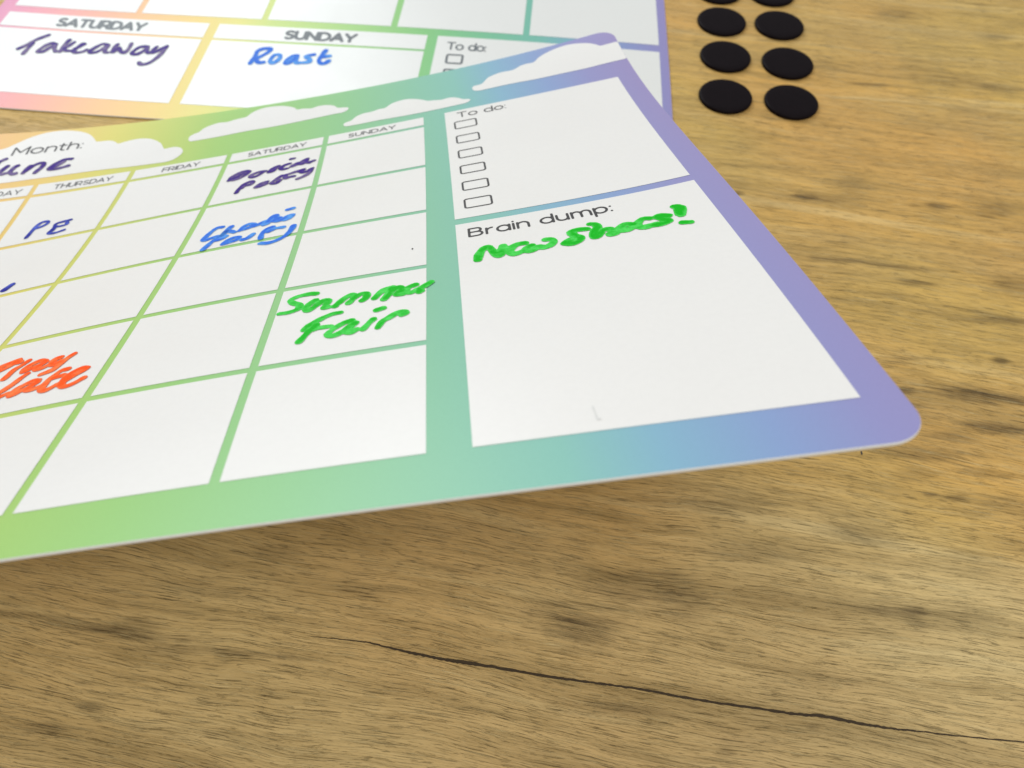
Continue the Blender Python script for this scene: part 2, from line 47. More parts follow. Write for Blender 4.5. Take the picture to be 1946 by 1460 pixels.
# ---------------------------------------------------------------- small helpers
def lin(r,g,b,k=1.0):
    f=lambda c:(c/255/12.92 if c/255<=0.04045 else ((c/255+0.055)/1.055)**2.4)*k
    return (f(r),f(g),f(b),1)
class NT:
    def __init__(s,name):
        s.m=bpy.data.materials.new(name); s.m.use_nodes=True; s.t=s.m.node_tree
        s.b=s.t.nodes['Principled BSDF']
    def n(s,kind,**k):
        o=s.t.nodes.new(kind)
        for a,v in k.items(): setattr(o,a,v)
        return o
    def l(s,a,b): s.t.links.new(a,b)
    def val(s,sock,v):
        if hasattr(v,'links') or isinstance(v,bpy.types.NodeSocket): s.l(v,sock)
        else: sock.default_value=v
    def math(s,op,a,b=0.0,c=0.0,clamp=False):
        o=s.n('ShaderNodeMath',operation=op,use_clamp=clamp)
        for i,v in enumerate((a,b,c)): s.val(o.inputs[i],v)
        return o.outputs[0]
    def mix(s,f,a,b,mode='MIX'):
        o=s.n('ShaderNodeMix',data_type='RGBA',blend_type=mode)
        s.val(o.inputs['Factor'],f); s.val(o.inputs[6],a); s.val(o.inputs[7],b); return o.outputs[2]
    def ss(s,x,lo,hi):
        o=s.n('ShaderNodeMapRange',interpolation_type='SMOOTHSTEP'); s.val(o.inputs[0],x); o.inputs[1].default_value=lo; o.inputs[2].default_value=hi; return o.outputs[0]
    def noise(s,vec,scale=1,detail=3,rough=0.55,dist=0.0):
        o=s.n('ShaderNodeTexNoise'); s.l(vec,o.inputs['Vector']); o.inputs['Scale'].default_value=scale
        o.inputs['Detail'].default_value=detail; o.inputs['Roughness'].default_value=rough; o.inputs['Distortion'].default_value=dist
        return o.outputs[0]
    def vscale(s,vec,sc,add=(0,0,0)):
        o=s.n('ShaderNodeVectorMath',operation='MULTIPLY_ADD'); s.l(vec,o.inputs[0]); o.inputs[1].default_value=sc; o.inputs[2].default_value=add; return o.outputs[0]

def link_mesh(name, verts, faces, mat, parent=None, origin=(0,0,0), smooth=True, attrs=None, uv=None):
    me=bpy.data.meshes.new(name); v=np.asarray(verts,float)-np.asarray(origin,float)
    me.from_pydata([tuple(p) for p in v.tolist()],[],faces); me.update()
    if smooth: me.polygons.foreach_set('use_smooth',[True]*len(me.polygons))
    if attrs:
        for k,a in attrs.items():
            at=me.attributes.new(k,'FLOAT','POINT'); at.data.foreach_set('value',np.asarray(a,float))
    if uv is not None:
        l=me.uv_layers.new(name='UVMap'); idx=np.zeros(len(me.loops),int); me.loops.foreach_get('vertex_index',idx)
        l.data.foreach_set('uv',np.asarray(uv,float)[idx].ravel())
    me.materials.append(mat)
    o=bpy.data.objects.new(name,me); COL.objects.link(o)
    if parent: o.parent=parent
    else: o.location=origin
    return o
def empty(name,label,cat,loc,group=None):
    o=bpy.data.objects.new(name,None); COL.objects.link(o); o.location=loc; o.empty_display_size=0.02
    o['label']=label; o['category']=cat
    if group: o['group']=group
    return o

# ---------------------------------------------------------------- materials
def paper_grain(N, vec, amt):
    g=N.noise(vec,9000,2,.6); g2=N.noise(vec,900,3,.6)
    b=N.n('ShaderNodeBump'); b.inputs['Strength'].default_value=amt; b.inputs['Distance'].default_value=0.0001
    N.l(N.math('ADD',g,N.math('MULTIPLY',g2,0.5)),b.inputs['Height']); N.l(b.outputs[0],N.b.inputs['Normal'])
    return g,g2
def mat_white(name,col):
    N=NT(name); tc=N.n('ShaderNodeTexCoord').outputs['Object']; g,g2=paper_grain(N,tc,.12)
    sm=N.noise(tc,26,4,.6)
    c=N.mix(N.math('MULTIPLY',N.ss(g2,.3,.75),.5),col,tuple(x*.965 for x in col[:3])+(1,))
    c=N.mix(N.math('MULTIPLY',N.ss(sm,.5,.8),.35),c,tuple(x*.94 for x in col[:3])+(1,))
    N.l(c,N.b.inputs['Base Color']); N.l(N.math('ADD',.22,N.math('MULTIPLY',sm,.24)),N.b.inputs['Roughness'])
    N.b.inputs['Specular IOR Level'].default_value=.5
    return N.m
def mat_gradient(name,stops,lo,hi):
    N=NT(name); uvn=N.n('ShaderNodeUVMap'); uvn.uv_map='UVMap'
    sp=N.n('ShaderNodeSeparateXYZ'); N.l(uvn.outputs[0],sp.inputs[0])
    tc=N.n('ShaderNodeTexCoord').outputs['Object']
    x=N.math('ADD',sp.outputs[0],N.math('MULTIPLY',sp.outputs[1],-0.045))
    mr=N.n('ShaderNodeMapRange'); N.l(x,mr.inputs[0]); mr.inputs[1].default_value=lo; mr.inputs[2].default_value=hi
    cr=N.n('ShaderNodeValToRGB'); N.l(mr.outputs[0],cr.inputs[0]); e=cr.color_ramp.elements
    pos=[(s[0]-lo)/(hi-lo) for s in stops]
    while len(e)<len(stops): e.new(0.5)
    for i,(p,s) in enumerate(zip(pos,stops)): e[i].position=p; e[i].color=lin(*s[1],k=PRINTK)
    g,g2=paper_grain(N,tc,.10)
    c=N.mix(N.math('MULTIPLY',N.ss(g,.35,.7),.10),cr.outputs[0],(0.02,0.02,0.02,1))
    N.l(c,N.b.inputs['Base Color']); N.b.inputs['Roughness'].default_value=.38; N.b.inputs['Specular IOR Level'].default_value=.45
    return N.m
PRINTK=0.92
M_GF=mat_gradient('rainbow_print_monthly',[(-1.30,(238,150,190)),(-1.1,(245,160,150)),(-.88,(247,190,118)),(-.72,(242,208,108)),(-.62,(228,219,104)),(-.48,(194,216,108)),(-.40,(168,213,112)),(-.30,(156,211,122)),(-.16,(147,208,146)),(-.02,(140,203,172)),(.07,(138,200,188)),(.15,(138,186,212)),(.24,(143,168,216)),(.32,(154,154,208)),(.40,(160,149,202))],-1.35,.45)
M_GB=mat_gradient('rainbow_print_weekly',[(-.03,(226,130,178)),(.06,(240,145,165)),(.16,(246,160,150)),(.32,(247,188,120)),(.46,(241,208,100)),(.56,(228,222,104)),(.64,(196,220,105)),(.82,(158,212,112)),(1.0,(132,205,128)),(1.14,(125,200,160)),(1.26,(126,196,182)),(1.36,(138,180,212)),(1.46,(145,160,212)),(1.56,(156,148,204))],-.1,1.62)
M_WF=mat_white('white_print_monthly',(0.825,0.815,0.805,1)); M_WB=mat_white('white_print_weekly',(0.775,0.79,0.785,1))
M_EDGE=mat_white('white_vinyl',(0.86,0.87,0.86,1))
def mat_plain(name,col,rough=.5):
    N=NT(name); tc=N.n('ShaderNodeTexCoord').outputs['Object']; g=N.noise(tc,1500,3,.6)
    N.l(N.mix(N.math('MULTIPLY',g,.35),col,tuple(x*.6+.01 for x in col[:3])+(1,)),N.b.inputs['Base Color']); N.b.inputs['Roughness'].default_value=rough; return N.m
M_INK=mat_plain('black_print',(0.035,0.033,0.038,1)); M_INKH=mat_plain('faint_heading_print',(0.12,0.12,0.125,1)); M_INKG=mat_plain('grey_print',(0.13,0.15,0.17,1))
def mat_marker(name,light,dark,edge=None,edge_amt=0.0):
    N=NT(name); a=N.n('ShaderNodeAttribute'); a.attribute_name='ink'; e=N.n('ShaderNodeAttribute'); e.attribute_name='rim'
    tc=N.n('ShaderNodeTexCoord').outputs['Object']; n1=N.noise(tc,700,4,.65); n2=N.noise(tc,3500,2,.6)
    f=N.math('ADD',a.outputs['Fac'],N.math('MULTIPLY',N.math('SUBTRACT',n1,.36),2.5)); f=N.math('ADD',f,N.math('MULTIPLY',N.math('SUBTRACT',n2,.5),.35),clamp=True)
    c=N.mix(f,light,dark)
    if edge: c=N.mix(N.math('MULTIPLY',e.outputs['Fac'],edge_amt),c,edge)
    N.l(c,N.b.inputs['Base Color']); N.b.inputs['Roughness'].default_value=.45; N.b.inputs['Specular IOR Level'].default_value=.12
    return N.m
M_GREEN=mat_marker('green_marker',lin(84,222,98),lin(0,182,24),lin(90,216,98),.22)
M_ORANGE=mat_marker('orange_marker',lin(255,132,72),lin(255,84,0),lin(228,92,60),.5)
M_NAVY=mat_marker('dark_blue_marker',lin(80,104,214),lin(6,24,150),lin(24,30,110),.55)
M_SKY=mat_marker('light_blue_marker',lin(92,168,240),lin(36,106,222),lin(90,150,225),.3)
M_PURPLE=mat_marker('purple_marker',lin(136,120,160),lin(52,4,132),lin(30,22,50),.55)

def mat_dot():
    N=NT('black_magnet_rubber'); tc=N.n('ShaderNodeTexCoord').outputs['Object']; g=N.noise(tc,900,3,.6)
    N.l(N.mix(g,(0.004,0.003,0.004,1),(0.010,0.006,0.008,1)),N.b.inputs['Base Color'])
    N.b.inputs['Roughness'].default_value=.5; N.b.inputs['Specular IOR Level'].default_value=.06
    b=N.n('ShaderNodeBump'); b.inputs['Strength'].default_value=.15; b.inputs['Distance'].default_value=.0002; N.l(N.noise(tc,2500,2),b.inputs['Height']); N.l(b.outputs[0],N.b.inputs['Normal'])
    return N.m
M_DOT=mat_dot()

def mat_wood():
    N=NT('oak_laminate'); tc=N.n('ShaderNodeTexCoord').outputs['Object']
    mp=N.n('ShaderNodeMapping'); N.l(tc,mp.inputs[0]); mp.inputs['Rotation'].default_value=(0,0,math.radians(6.0)); p=mp.outputs[0]
    # slow wander of the grain direction
    wv=N.n('ShaderNodeTexNoise'); N.l(N.vscale(p,(9,22,1)),wv.inputs['Vector']); wv.inputs['Scale'].default_value=1; wv.inputs['Detail'].default_value=2
    wv2=N.n('ShaderNodeTexNoise'); N.l(N.vscale(p,(55,110,1),(3,7,0)),wv2.inputs['Vector']); wv2.inputs['Scale'].default_value=1; wv2.inputs['Detail'].default_value=2
    off=N.math('ADD',N.math('MULTIPLY',N.math('SUBTRACT',wv.outputs[0],.5),.012),N.math('MULTIPLY',N.math('SUBTRACT',wv2.outputs[0],.5),.0016))
    cb=N.n('ShaderNodeCombineXYZ'); N.l(off,cb.inputs[1])
    va=N.n('ShaderNodeVectorMath',operation='ADD'); N.l(p,va.inputs[0]); N.l(cb.outputs[0],va.inputs[1]); q=va.outputs[0]
    broad=N.noise(N.vscale(q,(7,45,1)),1,4,.6)
    mid=N.noise(N.vscale(q,(30,520,1),(5,1,0)),1,5,.65)
    fine=N.noise(N.vscale(q,(55,2400,1)),1,6,.76)
    fibre=N.noise(N.vscale(q,(420,5200,1),(9,2,0)),1,2,.6)
    pore=N.ss(N.noise(N.vscale(q,(210,2100,1),(1,8,0)),1,3,.62),.57,.70)
    porearea=N.ss(N.noise(N.vscale(q,(28,60,1),(4,4,0)),1,3,.6),.38,.62)
    smudge=N.ss(N.noise(N.vscale(q,(30,130,1),(2,6,0)),1,4,.65),.52,.72)
    hue=N.ss(N.noise(N.vscale(p,(9,11,1),(0,3,0)),1,2,.5),.35,.65)
    ys=N.n('ShaderNodeSeparateXYZ'); N.l(tc,ys.inputs[0])
    gold=N.ss(N.math('ADD',N.math('ADD',ys.outputs[1],N.math('MULTIPLY',ys.outputs[0],.25)),N.math('MULTIPLY',N.math('SUBTRACT',wv.outputs[0],.5),.12)),.065,.125)
    base=N.mix(N.math('MULTIPLY',gold,.85),N.mix(hue,WA,WB_),N.mix(hue,WG1,WG2))
    streak=N.noise(N.vscale(q,(5,120,1),(7,2,0)),1,4,.6)
    c=N.mix(N.math('MULTIPLY',N.ss(broad,.30,.72),.60),base,WD)
    c=N.mix(N.math('MULTIPLY',N.ss(streak,.48,.72),.45),c,WE)
    c=N.mix(N.math('MULTIPLY',N.math('SUBTRACT',1.0,N.ss(streak,.28,.46)),.35),c,WL)
    c=N.mix(N.math('MULTIPLY',N.ss(mid,.42,.74),.42),c,WE)
    c=N.mix(N.math('MULTIPLY',N.ss(mid,.30,.44),.0),c,WL)
    c=N.mix(N.math('MULTIPLY',N.math('SUBTRACT',1.0,N.ss(fine,.30,.48)),.38),c,WL)
    c=N.mix(N.math('MULTIPLY',N.ss(fine,.52,.72),.50),c,WE)
    # figured dark places
    tot=None
    sep=N.n('ShaderNodeSeparateXYZ'); N.l(tc,sep.inputs[0])
    # irregular outline for every place
    jn=N.noise(N.vscale(q,(60,420,1),(8,3,0)),1,5,.7)
    for x,y,rx,ry,s in BLOBS:
        vm=N.vscale(tc,(1/(rx*U*1.15),1/(ry*U*1.25),0),(-x/(rx*1.15),-y/(ry*1.25),0))
        ln=N.n('ShaderNodeVectorMath',operation='LENGTH'); N.l(vm,ln.inputs[0])
        d=N.math('ADD',ln.outputs['Value'],N.math('MULTIPLY',N.math('SUBTRACT',jn,.5),1.7))
        g=N.math('MULTIPLY',N.math('SUBTRACT',1.0,N.ss(d,.15,1.15)),s)
        tot=g if tot is None else N.math('ADD',tot,g)
    tot=N.math('MAXIMUM',N.math('MINIMUM',tot,1.0),-.4)
    jm=N.ss(N.math('ADD',N.math('MULTIPLY',mid,.5),N.math('MULTIPLY',fine,.5)),.36,.60)
    dark=N.math('MULTIPLY',tot,N.math('ADD',.38,N.math('MULTIPLY',jm,.55)))
    dark=N.math('MAXIMUM',dark,0.0)
    c=N.mix(N.math('MULTIPLY',dark,1.05,clamp=True),c,WK)
    c=N.mix(N.math('MULTIPLY',N.math('MULTIPLY',smudge,N.math('ADD',.25,N.math('MULTIPLY',fine,.7))),.55),c,WE)
    pp=N.math('MULTIPLY',pore,N.math('MULTIPLY',porearea,.45))
    c=N.mix(pp,c,WK)
    dash=N.ss(N.noise(N.vscale(q,(85,3300,1),(6,3,0)),1,5,.70),.56,.66)
    dashw=N.ss(N.noise(N.vscale(q,(40,160,1),(1,9,0)),1,3,.6),.42,.60)
    c=N.mix(N.math('MULTIPLY',dash,N.math('ADD',.12,N.math('MULTIPLY',dashw,.50))),c,WK)
    lite=N.ss(N.noise(N.vscale(q,(80,3600,1),(2,13,0)),1,5,.70),.54,.67)
    c=N.mix(N.math('MULTIPLY',lite,.62),c,WL)
    N.l(c,N.b.inputs['Base Color'])
    N.l(N.math('ADD',.40,N.math('MULTIPLY',fine,.22)),N.b.inputs['Roughness']); N.b.inputs['Specular IOR Level'].default_value=.35
    h=N.math('SUBTRACT',N.math('ADD',N.math('MULTIPLY',fine,-.5),N.math('MULTIPLY',fibre,-.25)),N.math('MULTIPLY',pore,.55))
    b=N.n('ShaderNodeBump'); b.inputs['Strength'].default_value=.85; b.inputs['Distance'].default_value=.00026; h=N.math('SUBTRACT',N.math('ADD',h,N.math('MULTIPLY',lite,.35)),N.math('MULTIPLY',dash,.6)); N.l(h,b.inputs['Height']); N.l(b.outputs[0],N.b.inputs['Normal'])
    return N.m
WG1=lin(216,178,88); WG2=lin(222,170,84); WA=lin(222,196,138); WB_=lin(224,190,130); WD=lin(184,154,98); WE=lin(128,106,60); WL=lin(232,212,158); WK=lin(58,44,24)
M_WOOD=mat_wood()

# ---------------------------------------------------------------- table
TX0,TX1,TY0,TY1=-.75,.85,-.30,1.05
bv=.004
def slab(x0,x1,y0,y1,z0,z1,b):
    v=[];f=[]
    for (i,z) in ((0,z0),(0,z1-b),(b,z1)):
        v+=[(x0+i,y0+i,z),(x1-i,y0+i,z),(x1-i,y1-i,z),(x0+i,y1-i,z)]
    f.append((3,2,1,0)); f.append((8,9,10,11))
    for k in (0,4):
        for a in range(4): n=(a+1)%4; f.append((k+a,k+n,k+n+4,k+a+4))
    return v,f
v,f=slab(TX0,TX1,TY0,TY1,-.030,0.0,bv)
table=link_mesh('table_top',v,f,M_WOOD,smooth=False); table['kind']='structure'; table['label']='light brown wood-grain table surface'

# ---------------------------------------------------------------- sheet surfaces
class Surf:
    def __init__(s,u0,u1,v0,v1,nu,nv,cp,clamp_u,clamp_v):
        s.a=(u0,u1,v0,v1,nu,nv); s.C=np.array(cp).reshape(nu*nv,3); s.cu=clamp_u; s.cv=clamp_v
    def raw(s,u,v):
        u0,u1,v0,v1,nu,nv=s.a; a=(u-u0)/(u1-u0); b=(v-v0)/(v1-v0)
        Bu=np.stack([comb(nu-1,i)*a**i*(1-a)**(nu-1-i) for i in range(nu)],-1)
        Bv=np.stack([comb(nv-1,i)*b**i*(1-b)**(nv-1-i) for i in range(nv)],-1)
        return (Bu[...,:,None]*Bv[...,None,:]).reshape(u.shape+(nu*nv,))@s.C
    def pos(s,u,v):
        u=np.asarray(u,float); v=np.asarray(v,float)
        uc=np.clip(u,*s.cu); vc=np.clip(v,*s.cv); e=1e-4
        p=s.raw(uc,vc); du=(s.raw(uc+e,vc)-s.raw(uc-e,vc))/(2*e); dv=(s.raw(uc,vc+e)-s.raw(uc,vc-e))/(2*e)
        p=p+du*(u-uc)[...,None]+dv*(v-vc)[...,None]
        p[...,2]=np.maximum(p[...,2],.0036)      # a sheet never sinks into the table
        return p
    def nrm(s,u,v):
        e=1e-4; a=s.pos(u+e,v)-s.pos(u-e,v); b=s.pos(u,v-e)-s.pos(u,v+e)
        n=np.cross(a,b); return n/np.linalg.norm(n,axis=-1,keepdims=True)
    def at(s,u,v,off=0.0):
        u=np.asarray(u,float); v=np.asarray(v,float)
        return (s.pos(u,v)+s.nrm(u,v)*off)*U
SF=Surf(-1.35,.45,-.25,1.02,5,5,FRONT_CP,(-1.30,.43),(-.235,1.0))
SB=Surf(-.15,1.7,-.4,.75,5,3,BACK_CP,(-.1,1.6),(-.22,.5))

def sheet_mesh(name,S,u0,u1,v0,v1,rad,th,top_mat,edge_mat,parent,origin,nu,nv):
    # rounded rectangle grid: rows in v, every row spans its own width
    t=np.linspace(0,1,nv); vs_=v0+(v1-v0)*t
    k=9; cr=np.array([rad*(1-math.cos(math.pi/2*i/k)) for i in range(k+1)])
    vs_=np.unique(np.round(np.concatenate([v0+cr,v1-cr,vs_[(vs_>v0+rad*1.05)&(vs_<v1-rad*1.05)]]),6))
    top=[];uv=[]
    for v in vs_:
        d=max(0,rad-(v-v0),rad-(v1-v)); ins=rad-math.sqrt(max(0,rad*rad-d*d))
        us=np.linspace(u0+ins,u1-ins,nu)
        top.append(S.at(us,np.full(nu,v))); uv.append(np.stack([us,np.full(nu,v)],-1))
    nr=len(vs_); top=np.array(top); UVs=np.array(uv)
    bot=[];rim=[]
    for r in range(nr):
        bot.append(S.at(UVs[r,:,0],UVs[r,:,1],-th))
    bot=np.array(bot)
    V=top.reshape(-1,3); 
    fa=[(r*nu+c+nu,r*nu+c+nu+1,r*nu+c+1,r*nu+c) for r in range(nr-1) for c in range(nu-1)]
    print_o=link_mesh('printed_face',V,fa,top_mat,parent,origin,uv=UVs.reshape(-1,2))
    # backing with wall; a small rounded shoulder pushes out beyond the print
    loop=[(0,c) for c in range(nu)]+[(r,nu-1) for r in range(1,nr)]+[(nr-1,c) for c in range(nu-2,-1,-1)]+[(r,0) for r in range(nr-2,0,-1)]
    cen=UVs.reshape(-1,2).mean(0); L=len(loop); rings=[]
    pu=np.array([UVs[r,c] for r,c in loop]); nx=np.roll(pu,-1,0)-np.roll(pu,1,0); nn=np.stack([-nx[:,1],nx[:,0]],-1); nn/=np.maximum(np.linalg.norm(nn,axis=1,keepdims=True),1e-9)
    sgn=np.sign(((pu-cen)*nn).sum(1,keepdims=True)); nn*=sgn
    vv=[];
    prof=[(-.0008,-.00012),(0.0,-.00012),(th*.10,-.12*th),(th*.16,-.5*th),(th*.10,-.9*th),(0.0,-th)]
    for outw,dn in prof:
        q=pu+nn*outw; vv.append(S.at(q[:,0],q[:,1],dn))
    VV=np.concatenate(vv); FF=[]
    for k_ in range(len(prof)-1):
        for i in range(L):
            j=(i+1)%L; FF.append((k_*L+i,k_*L+j,(k_+1)*L+j,(k_+1)*L+i))
    base=len(VV); VV=np.concatenate([VV,bot.reshape(-1,3)+0])
    FF+=[(base+r*nu+c,base+r*nu+c+1,base+r*nu+c+nu+1,base+r*nu+c+nu) for r in range(nr-1) for c in range(nu-1)]
    back=link_mesh('backing',VV,FF,edge_mat,parent,origin)
    return print_o,back

def patch(name,S,F,bbox,step,off,mat,parent,origin,attr_fn=None,uv=False):
    """mesh of the region F(u,v)<0, cut cleanly along the zero line, lying on surface S"""
    u0,u1,v0,v1=bbox; nu=max(2,int(math.ceil((u1-u0)/step))+1); nv=max(2,int(math.ceil((v1-v0)/step))+1)
    us=np.linspace(u0,u1,nu); vs2=np.linspace(v0,v1,nv); GU,GV=np.meshgrid(us,vs2)
    D=F(GU,GV); ins=D<0
    verts=[];vid={};faces=[]
    def gv_(r,c):
        k=(r,c)
        if k not in vid: vid[k]=len(verts); verts.append((us[c],vs2[r]))
        return vid[k]
    def ev(a,b):
        k=(a,b) if a<b else (b,a)
        if k not in vid:
            (ra,ca),(rb,cb)=k; da,db=D[ra,ca],D[rb,cb]; t=da/(da-db); t=min(max(t,.02),.98)
            vid[k]=len(verts); verts.append((us[ca]*(1-t)+us[cb]*t, vs2[ra]*(1-t)+vs2[rb]*t))
        return vid[k]
    cnt=ins[:-1,:-1].astype(int)+ins[1:,:-1]+ins[:-1,1:]+ins[1:,1:]
    for r,c in zip(*np.nonzero(cnt)):
        cs=[(r+1,c),(r+1,c+1),(r,c+1),(r,c)]
        if cnt[r,c]==4: faces.append(tuple(gv_(*k) for k in cs)); continue
        poly=[]
        for i in range(4):
            a=cs[i]; b=cs[(i+1)%4]
            if ins[a]: poly.append(gv_(*a))
            if ins[a]!=ins[b]: poly.append(ev(a,b))
        if len(poly)>=3: faces.append(tuple(poly))
    if not faces: return None
    vv=np.array(verts); P=S.at(vv[:,0],vv[:,1],off)
    attrs=attr_fn(vv[:,0],vv[:,1]) if attr_fn else None
    return link_mesh(name,P,faces,mat,parent,origin,attrs=attrs,uv=vv if uv else None)

def rect(name,S,u0,u1,v0,v1,off,mat,parent,origin,step=.02):
    nu=max(2,int((u1-u0)/step)+2); nv=max(2,int((v1-v0)/step)+2)
    us=np.linspace(u0,u1,nu); vs2=np.linspace(v0,v1,nv); GU,GV=np.meshgrid(us,vs2)
    P=S.at(GU.ravel(),GV.ravel(),off)
    fa=[(r*nu+c+nu,r*nu+c+nu+1,r*nu+c+1,r*nu+c) for r in range(nv-1) for c in range(nu-1)]
    return link_mesh(name,P,fa,mat,parent,origin)

def seg_dist(PU,PV,pts):
    """distance to a polyline and the arc position of the nearest point"""
    best=np.full(PU.shape,9.0); arc=np.zeros(PU.shape); acc=0.0
    for (a,b) in zip(pts[:-1],pts[1:]):
        dx,dy=b[0]-a[0],b[1]-a[1]; L2=dx*dx+dy*dy+1e-14
        t=np.clip(((PU-a[0])*dx+(PV-a[1])*dy)/L2,0,1); d=np.hypot(PU-a[0]-t*dx,PV-a[1]-t*dy)
        m=d<best; best=np.where(m,d,best); arc=np.where(m,acc+t*math.sqrt(L2),arc); acc+=math.sqrt(L2)
    return best,arc,acc
def catmull(P,n=5):
    if len(P)<3: return [tuple(p) for p in P]
    Q=[P[0]]+list(P)+[P[-1]]; out=[]
    for i in range(1,len(Q)-2):
        p0,p1,p2,p3=[np.array(Q[j]) for j in (i-1,i,i+1,i+2)]
        for k in range(n):
            t=k/n; out.append(tuple(.5*((2*p1)+(p2-p0)*t+(2*p0-5*p1+4*p2-p3)*t*t+(-p0+3*p1-3*p2+p3)*t**3)))
    out.append(tuple(P[-1])); return out

def handwriting(S,rad,strokes,mat,parent,origin,off,label,seed=1,step=None):
    rnd=random.Random(seed); cur=[catmull(s) for s in strokes]; ph=[(rnd.random()*6,rnd.random()*6,rnd.uniform(.2,.9)) for _ in cur]
    allp=np.array([p for s in cur for p in s]); pad=rad*2
    bbox=(allp[:,0].min()-pad,allp[:,0].max()+pad,allp[:,1].min()-pad,allp[:,1].max()+pad)
    def each(GU,GV):
        for s,(a,b,c) in zip(cur,ph):
            d,arc,L=seg_dist(GU,GV,s)
            r=rad*(1+.10*np.sin(arc/rad*.55+a)+.05*np.sin(arc/rad*1.7+b))
            yield d,arc,L,r,c
    def F(GU,GV):
        D=None
        for d,arc,L,r,c in each(GU,GV):
            e=d-r; D=e if D is None else np.minimum(D,e)
        return D+rad*.05*np.sin(GU*2100+3*np.sin(GV*900))
    def attrs(u,v):
        ink=np.zeros(u.shape); rim=np.full(u.shape,9.0); cov=np.zeros(u.shape)
        for d,arc,L,r,c in each(u,v):
            w=np.clip((r-d)/(r*.5),0,1); tt=arc/max(L,1e-6)
            loc=c+.35*np.sin(arc/rad*.33+c*7)*.6+.45*np.exp(-(arc/rad/1.2)**2)-.35*tt
            ink=np.maximum(ink,w*np.clip(loc,0.02,1)); cov+=w; rim=np.minimum(rim,d-r)
        ink=np.clip(ink+.22*np.clip(cov-1,0,2),0,1); rim=np.exp(-(np.clip(-rim,0,1)/(rad*.28))**2)
        return {'ink':ink,'rim':rim}
    o=patch('handwritten_word',S,F,bbox,step or rad*.34,off,mat,parent,origin,attrs)
    if o and label: o['label']=label
    return o

# --- monoline geometric print lettering (cap height 1, y up)
def arc_(cx,cy,rx,ry,a0,a1,n=14): return [(cx+rx*math.cos(math.radians(a0+(a1-a0)*i/n)),cy+ry*math.sin(math.radians(a0+(a1-a0)*i/n))) for i in range(n+1)]
GL={
'B':(.72,[[(0,0),(0,1),(.40,1)]+arc_(.42,.76,.22,.24,90,-90,8)+[(0,.52)],[(.42,.52)]+arc_(.44,.26,.26,.26,90,-90,8)+[(0,0)]]),
'r':(.36,[[(0,0),(0,.72)],[(0,.42)]+arc_(.34,.38,.34,.34,170,95,6)]),
'a':(.66,[arc_(.33,.36,.33,.36,0,360,22),[(.66,.72),(.66,0)]]),
'i':(.0,[[(0,0),(0,.72)],[(0,.98),(0,1.0)]]),
'n':(.58,[[(0,0),(0,.72)],[(0,.40)]+arc_(.29,.42,.29,.30,180,0,12)+[(.58,0)]]),
'd':(.66,[arc_(.33,.36,.33,.36,0,360,22),[(.66,1.05),(.66,0)]]),
'u':(.58,[[(0,.72),(0,.30)]+arc_(.29,.30,.29,.30,180,360,12)+[(.58,.72)],[(.58,.3),(.58,0)]]),
'm':(1.0,[[(0,0),(0,.72)],[(0,.40)]+arc_(.25,.44,.25,.28,180,0,10)+[(.5,0)],[(.5,.42)]+arc_(.75,.44,.25,.28,180,0,10)+[(1.0,0)]]),
'p':(.66,[arc_(.33,.36,.33,.36,0,360,22),[(0,.72),(0,-.32)]]),
':':(.02,[[(0,.04),(.01,.04)],[(0,.62),(.01,.62)]]),
'o':(.68,[arc_(.34,.36,.34,.36,0,360,22)]),
't':(.34,[[(.12,.95),(.12,.18)]+arc_(.28,.17,.16,.17,180,290,6),[(-.04,.70),(.34,.70)]]),
'h':(.58,[[(0,0),(0,1.05)],[(0,.40)]+arc_(.29,.42,.29,.30,180,0,12)+[(.58,0)]]),
'M':(.86,[[(0,0),(0,1),(.43,.3),(.86,1),(.86,0)]]),
'T':(.74,[[(0,1),(.74,1)],[(.37,1),(.37,0)]]),
'S':(.62,[arc_(.33,.75,.28,.25,40,250,10)+arc_(.31,.26,.30,.26,70,-140,12)]),
'A':(.86,[[(0,0),(.43,1),(.86,0)],[(.14,.3),(.72,.3)]]),
'U':(.72,[[(0,1),(0,.36)]+arc_(.36,.36,.36,.36,180,360,12)+[(.72,1)]]),
'R':(.70,[[(0,0),(0,1),(.36,1)]+arc_(.38,.68,.28,.32,90,-90,8)+[(0,.36)],[(.40,.36),(.68,0)]]),
'D':(.78,[[(0,0),(0,1),(.28,1)]+arc_(.28,.5,.50,.5,90,-90,14)+[(0,0)]]),
'Y':(.76,[[(0,1),(.38,.42),(.76,1)],[(.38,.42),(.38,0)]]),
'O':(.9,[arc_(.45,.5,.45,.5,0,360,24)]),
'N':(.76,[[(0,0),(0,1),(.76,0),(.76,1)]]),
'H':(.74,[[(0,0),(0,1)],[(.74,0),(.74,1)],[(0,.5),(.74,.5)]]),
'F':(.58,[[(0,0),(0,1),(.60,1)],[(0,.48),(.52,.48)]]),
'I':(.0,[[(0,0),(0,1)]]),
'E':(.6,[[(.62,0),(0,0),(0,1),(.6,1)],[(0,.5),(.54,.5)]]),
'W':(1.15,[[(0,1),(.29,0),(.575,.95),(.86,0),(1.15,1)]]),
}
